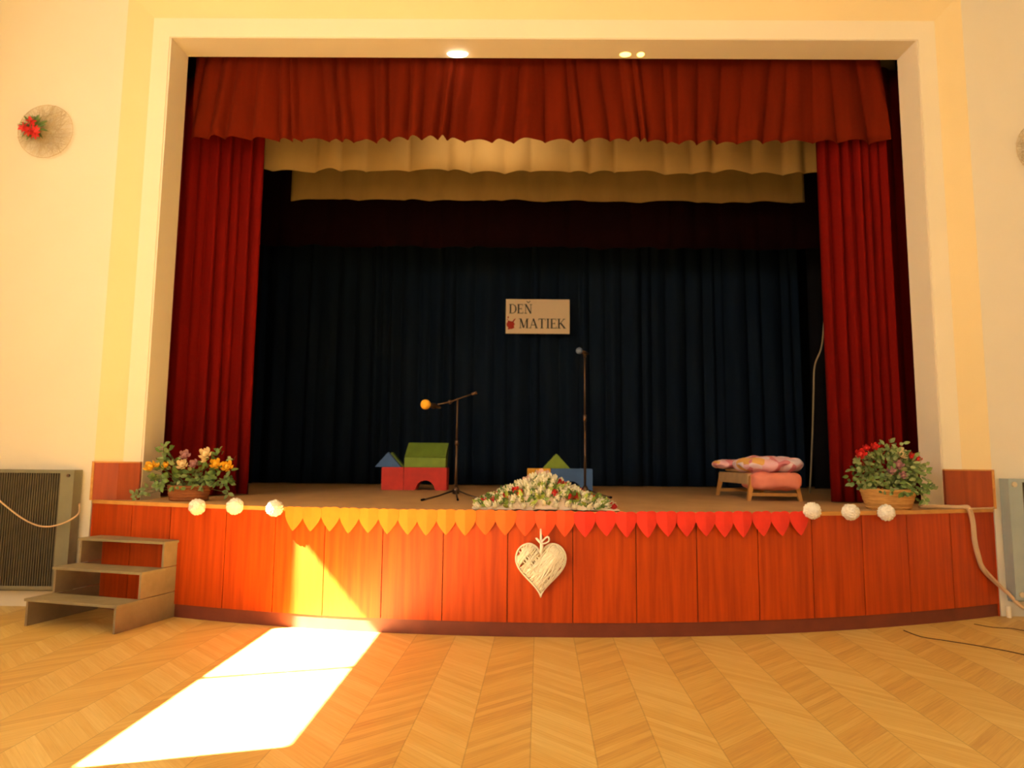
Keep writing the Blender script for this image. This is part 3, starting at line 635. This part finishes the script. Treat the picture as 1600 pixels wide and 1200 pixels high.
# puffy inner form
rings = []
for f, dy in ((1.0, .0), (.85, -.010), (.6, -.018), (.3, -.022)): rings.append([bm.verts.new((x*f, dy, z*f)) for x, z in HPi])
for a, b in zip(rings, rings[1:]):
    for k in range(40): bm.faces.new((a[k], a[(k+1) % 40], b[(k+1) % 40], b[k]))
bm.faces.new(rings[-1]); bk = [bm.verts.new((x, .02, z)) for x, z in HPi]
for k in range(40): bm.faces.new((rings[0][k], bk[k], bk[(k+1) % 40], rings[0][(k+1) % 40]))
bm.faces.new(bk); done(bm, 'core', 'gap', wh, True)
bm = bmesh.new(); r = random.Random(2)
def inside(x, z):
    c = False; j = len(HP)-1
    for i in range(len(HP)):
        xi, zi = HP[i]; xj, zj = HP[j]
        if (zi > z) != (zj > z) and x < (xj-xi)*(z-zi)/(zj-zi)+xi: c = not c
        j = i
    return c
def surf(x, z): 
    d = min(sqrt((x-a)**2+(z-b)**2) for a, b in HP[::2]); return -.012-.042*min(1, d/.10)**.7
for q in range(170):
    an = R(r.choice([r.gauss(48, 9), r.gauss(55, 8), r.gauss(-50, 14), r.gauss(48, 8)])); cx, cz = r.uniform(-.18, .18), r.uniform(-.2, .17)
    if not inside(cx, cz): continue
    d = Vector((cos(an), sin(an))); ends = []
    for s in (-1, 1):
        t = 0
        while inside(cx+s*d.x*t, cz+s*d.y*t) and t < .5: t += .006
        ends.append(s*t)
    if ends[1]-ends[0] < .05: continue
    n = 9; pt = []
    for i in range(n+1):
        t = ends[0]+(ends[1]-ends[0])*i/n; x, z = cx+d.x*t, cz+d.y*t; pt.append((x, (surf(x, z) if 0 < i < n else .0)+r.uniform(-.010, .004), z))
    tube(bm, pt, r.uniform(.0035, .0065), 5)
for q in range(3):
    pt = [(x*(1+.01*q), -.012*q+.006, z*(1+.01*q)) for x, z in HP]; tube(bm, pt+[pt[0]], .007, 6)
done(bm, 'woven_strands', 'wicker', wh, True)
bm = bmesh.new(); zt = hh_*.28
tube(bm, [(0, -.03, zt-.10), (.005, -.05, zt-.03), (0, -.03, zt+.03), (-.002, -.005, zt+.10)], [.010, .014, .010, .006], 8)
tube(bm, smoothpath([(0, -.05, zt), (.05, -.055, zt+.045), (.06, -.05, zt+.01), (.005, -.05, zt-.01), (-.04, -.05, zt+.035), (0, -.05, zt)], 5), .007, 6)
done(bm, 'ribbon', 'ribbon', wh, True)

# ------------------------------------------------------------------ flowers
def rose_mesh(name, m, r=.032, seed=0, tall=1.0):
    bm = bmesh.new(); rr = random.Random(seed)
    for ring, (n, rad, h, op) in enumerate(((5, 1.0, .85, .55), (5, .72, 1.0, .3), (3, .42, 1.08, .08))):
        for k in range(n):
            a0 = 2*pi*k/n+ring*.6+rr.uniform(-.1, .1); wv = 2*pi/n*.72; rows = []
            for j in range(5):
                f = j/4; row = []
                for i in range(5):
                    a = a0+wv*(i/4-.5)*(.55+.6*sin(pi*min(f+.15, 1))); R0 = r*rad*(.25+.85*sin(f*pi*.55)+op*.35*f*f); z = r*tall*(-.75+f*1.65*h-.12*abs(i-2)*f)
                    row.append(bm.verts.new((R0*cos(a), R0*sin(a), z)))
                rows.append(row)
            for a_, b_ in zip(rows, rows[1:]):
                for i in range(4): bm.faces.new((a_[i], a_[i+1], b_[i+1], b_[i]))
    g = bmesh.ops.create_icosphere(bm, subdivisions=2, radius=r*.62)
    for v in g['verts']: v.co.z = v.co.z*1.1*tall
    me = bpy.data.meshes.new(name); bmesh.ops.recalc_face_normals(bm, faces=bm.faces[:]); bm.to_mesh(me); bm.free(); me.materials.append(M[m])
    for p_ in me.polygons: p_.use_smooth = True
    return me
MESH = {k: rose_mesh(k, m, 1.0, s, t) for k, m, s, t in (('white_rose', 'fwhite', 1, 1.25), ('red_rose', 'fred', 2, 1), ('pink_blossom', 'fpink', 3, .8), ('yellow_flower', 'fyel', 4, .9), ('cream_flower', 'fcream', 5, .9), ('lilac_flower', 'flilac', 6, .9))}
def flower(kind, p, r, par, d=(0, -.6, .8)):
    o = bpy.data.objects.new(kind, MESH[kind]); COL.objects.link(o); o.parent = par; o.location = p; o.scale = (r, r, r)
    o.rotation_euler = Vector(d).normalized().to_track_quat('Z', 'Y').to_euler(); return o
def leaf(bm, p, d, L, w_, r, bend=.25):
    d = Vector(d).normalized(); s = d.cross(Vector((r.uniform(-.6, .6), -1, r.uniform(-.2, .9)))); s = s.normalized() if s.length > .01 else Vector((1, 0, 0)); n = s.cross(d)
    p = Vector(p); sec = [(0, .08), (.25, .8), (.5, 1), (.78, .65), (1, .04)]; rows = []
    for t, wf in sec:
        c = p+d*L*t+n*(-bend*L*t*t); rows.append([bm.verts.new(c+s*w_*wf*.5), bm.verts.new(c-n*w_*.12*wf), bm.verts.new(c-s*w_*wf*.5)])
    for a, b in zip(rows, rows[1:]):
        bm.faces.new((a[0], a[1], b[1], b[0])); bm.faces.new((a[1], a[2], b[2], b[1]))
# centre mound on the stage edge
cx_ = at(852, 790, 5.85).x; fm = empty('flower_mound', (cx_, 5.93, H), 'large mound of white and red flowers at the centre of the stage edge', 'flower arrangement')
def prof(x):                # height of the mound at lateral offset x
    u = abs(x+.03)/.60; return max(0, .275*(1-u)**1.15) if u < 1 else 0
bm = bmesh.new(); nx, ny = 40, 14; rows = []; r = random.Random(12)
for i in range(nx+1):
    x = -.60+1.2*i/nx; row = []
    for j in range(ny+1):
        v = -1+2*j/ny; hgt = prof(x)*.8*max(0, 1-v*v)**.5+.012
        row.append(bm.verts.new((x+r.uniform(-.008, .008), v*.24+(-.02), hgt+r.uniform(0, .012))))
    rows.append(row)
for a, b in zip(rows, rows[1:]):
    for j in range(ny): bm.faces.new((a[j], a[j+1], b[j+1], b[j]))
ex = bmesh.ops.extrude_face_region(bm, geom=bm.faces[:])
for g in ex['geom']:
    if isinstance(g, bmesh.types.BMVert): g.co.z = max(.001, g.co.z-.01)
done(bm, 'base_cloth', 'tulle', fm, True)
for nm, mm, cnt, sd in (('leaves', 'leaflime', 190, 21), ('dark_leaves', 'leaf', 170, 22)):
    bm = bmesh.new(); r = random.Random(sd)
    for _ in range(cnt):
        x = r.uniform(-.55, .52); v = r.uniform(-1, .1); z = prof(x)*max(0, 1-v*v)**.5*.85+.015
        leaf(bm, (x, v*.22-.02, z), (r.uniform(-1, 1), r.uniform(-1.2, .1), r.uniform(.0, .9)), r.uniform(.05, .10), r.uniform(.025, .045), r)
    done(bm, nm, mm, fm, True)
r = random.Random(31); placed = []
def tryp(kind, rad, n, xr=(-.56, .56), vr=(-.98, .35)):
    c = 0; tries = 0
    while c < n and tries < 4000:
        tries += 1; x = r.uniform(*xr); v = r.uniform(*vr); z = prof(x)*max(0, 1-v*v)**.5+.030
        p = Vector((x, v*.22-.02, z))
        if all((p-q).length > (rad+q2)*.80 for q, q2 in placed): 
            placed.append((p, rad)); c += 1; flower(kind, p, rad, fm, (x*1.2+r.uniform(-.3, .3), -.7+r.uniform(-.3, .3), .7))
tryp('pink_blossom', .036, 4, (-.16, .02), (-.2, .3)); tryp('red_rose', .032, 16, vr=(-.97, -.1)); tryp('white_rose', .034, 68, vr=(-1, -.0))

def planter(name, px0, px1, ytop, ybot, Y, m, label, leaves, flowers, cat='planter', lean=.0, seed=1, rim=1.22):
    a, b = at(px0, ybot, Y), at(px1, ybot, Y); cx = (a.x+b.x)/2; rw = (b.x-a.x)/2; h = at(px0, ytop, Y).z-at(px0, ybot, Y).z
    root = empty(name, (cx, Y, H), label, cat); k = 1/rim; bm = bmesh.new()
    lathe(bm, [(rw*k*.92, 0), (rw*k, .004), (rw*(k+(1-k)*.5)*1.02, h*.5), (rw, h*.96), (rw*1.03, h), (rw*.97, h*1.01), (rw*.90, h*.9)], 36, sq=.72)
    pot = done(bm, 'pot', m, root, True)
    bm = bmesh.new(); r = random.Random(seed)
    for q in range(5):
        z = h*(.12+.19*q); rad = rw*(k+(1-k)*z/h)*1.005
        tube(bm, [(rad*cos(t*pi/20), rad*.72*sin(t*pi/20), z+.003*sin(t*3)) for t in range(41)], .006, 6, False)
    done(bm, 'woven_bands', m, pot, True)
    O_ = Vector((cx, Y, H)); stems = bmesh.new(); base = Vector((0, 0, h*.8))
    for nm, mm, lst in leaves:
        bm = bmesh.new()
        for (x, y, rx, ry, n, L) in lst:
            c = at(x, y, Y)-O_; ex = at(x+rx, y, Y).x-at(x, y, Y).x; ez = at(x, y-ry, Y).z-at(x, y, Y).z
            tube(stems, smoothpath([base+Vector((c.x*.2, 0, 0)), base*.5+c*.5+Vector((0, r.uniform(-.03, .03), .02)), c], 4), .0028, 5)
            for _ in range(n):
                t = r.uniform(0, 2*pi); f = r.random()**.5; dy = r.uniform(-.14, .12)*(min(1, ex/.12))
                q = c+Vector((cos(t)*ex*f, dy, sin(t)*ez*f)); q.z = max(q.z, .02)
                if sqrt((q.x/ rw)**2+(q.y/(rw*.72))**2) < 1.02 and q.z < h: q.y = -rw*.72-.02
                leaf(bm, q, (cos(t)+r.uniform(-.6, .6), -.5+r.uniform(-.7, .5), sin(t)*.6+r.uniform(-.5, .6)), L*r.uniform(.7, 1.3), L*r.uniform(.55, .8), r, r.uniform(.1, .4))
        done(bm, nm, mm, root, True)
    for kind, x, y, rad in flowers:
        c = at(x, y, Y-.12)-O_; tube(stems, smoothpath([base, base*.4+c*.6+Vector((0, .03, 0)), c+Vector((0, .02, -rad*.4))], 4), .003, 5); flower(kind, c, rad, root, (r.uniform(-.4, .4), -1, .5))
    done(stems, 'stems', 'stem', root, True)
    return root
planter('flower_planter', 262, 327, 758, 782, 6.55, 'terra', 'low brown planter of yellow and cream flowers at the left end of the stage', 
    [('leaves', 'leaf', [(259, 705, 7, 10, 8, .055), (262, 740, 20, 22, 46, .055), (286, 750, 22, 14, 34, .055), (318, 742, 20, 18, 44, .055), (345, 748, 16, 18, 36, .055), (343, 712, 7, 9, 8, .05), (330, 725, 14, 10, 14, .05)]),
     ('pale_leaves', 'leafsage', [(215, 775, 6, 6, 8, .05), (230, 766, 7, 6, 9, .05), (244, 752, 8, 8, 10, .05), (262, 718, 10, 12, 14, .055), (250, 757, 10, 8, 16, .05), (320, 752, 14, 12, 18, .05), (356, 752, 6, 10, 10, .05), (357, 770, 4, 6, 4, .05), (367, 717, 7, 3, 3, .05), (300, 745, 16, 10, 12, .05), (258, 699, 6, 5, 5, .055)])],
    [('yellow_flower', 235, 729, .046), ('yellow_flower', 246, 727, .022), ('yellow_flower', 259, 727, .028), ('lilac_flower', 289, 711, .04), ('cream_flower', 285, 726, .044), ('lilac_flower', 303, 725, .036),
     ('cream_flower', 321, 709, .048), ('cream_flower', 319, 719, .024), ('yellow_flower', 337, 725, .043), ('yellow_flower', 355, 729, .046)], 'planter', seed=5, rim=1.15)
planter('flower_planter', 1347, 1431, 767, 799, 6.30, 'basket', 'straw planter of dense sage foliage with red flowers at the right end of the stage',
    [('leaves', 'leaf', [(1388, 735, 48, 30, 150, .05), (1350, 745, 18, 18, 30, .05), (1428, 755, 20, 26, 44, .05), (1388, 758, 40, 12, 56, .05)]),
     ('sage_leaves', 'leafsage', [(1388, 730, 50, 28, 180, .05), (1345, 722, 14, 14, 26, .05), (1393, 700, 14, 10, 18, .05), (1350, 755, 14, 10, 22, .05), (1435, 740, 12, 16, 26, .05), (1450, 765, 9, 4, 8, .05), (1380, 755, 40, 14, 50, .05), (1432, 775, 9, 8, 12, .05), (1390, 694, 4, 3, 4, .05)])],
    [('red_rose', 1345, 710, .040), ('red_rose', 1353, 700, .026), ('red_rose', 1367, 698, .030), ('cream_flower', 1410, 709, .042), ('red_rose', 1424, 713, .030), ('red_rose', 1434, 718, .028), ('lilac_flower', 1404, 727, .036), ('lilac_flower', 1392, 736, .032), ('lilac_flower', 1411, 743, .030)],
    'planter', seed=8, rim=1.28)

# ------------------------------------------------------------------ wall wreaths
def wreath(x, y, side, label, flx):
    c = at(x, y, WY-.03); root = empty('wall_wreath', c, label, 'wreath', 'round sisal wreaths on the end wall'); r = random.Random(int(x)+3)
    bm = bmesh.new(); RR = .275
    for k in range(130):
        a = r.uniform(0, 2*pi); b = a+pi+r.gauss(0, .8); j = r.uniform(.92, 1.04)
        p0 = Vector((RR*j*cos(a), r.uniform(-.012, .012), RR*j*sin(a))); p1 = Vector((RR*j*cos(b), r.uniform(-.012, .012), RR*j*sin(b)))
        tube(bm, [p0, (p0+p1)/2+Vector((0, -.012, 0)), p1], .0011, 3, False)
    done(bm, 'sisal_disc', 'sisal', root)
    bm = bmesh.new(); tube(bm, [(RR*cos(t*pi/24), 0, RR*sin(t*pi/24)) for t in range(49)], .003, 5, False); done(bm, 'hoop', 'sisal', root)
    o0 = Vector((flx, -.05, 0))
    bm = bmesh.new()
    for _ in range(46): a = r.uniform(0, 2*pi); leaf(bm, o0+Vector((cos(a)*.03+r.uniform(-.02, .05), r.uniform(-.01, .03), sin(a)*.03+.02)), (cos(a), -.3, sin(a)+.15), r.uniform(.06, .12), .025, r)
    done(bm, 'green_leaves', 'leaf', root, True)
    for q, (dx, dz) in enumerate(((-.06, .0), (.01, .06), (.05, -.03), (-.01, -.04), (.06, -.07))):
        bm = bmesh.new()
        for k in range(7): a = 2*pi*k/7+q; leaf(bm, o0+Vector((dx, -.03, dz)), (cos(a), -.35, sin(a)), .06, .032, r)
        ball(bm, o0+Vector((dx, -.04, dz)), .01, 1); done(bm, 'red_flower', 'fred', root, True)
wreath(71, 205, -1, 'round sisal wreath with red flowers high on the left wall', -.10)
wreath(1632, 232, 1, 'round sisal wreath cut by the right edge of the photo', .06)
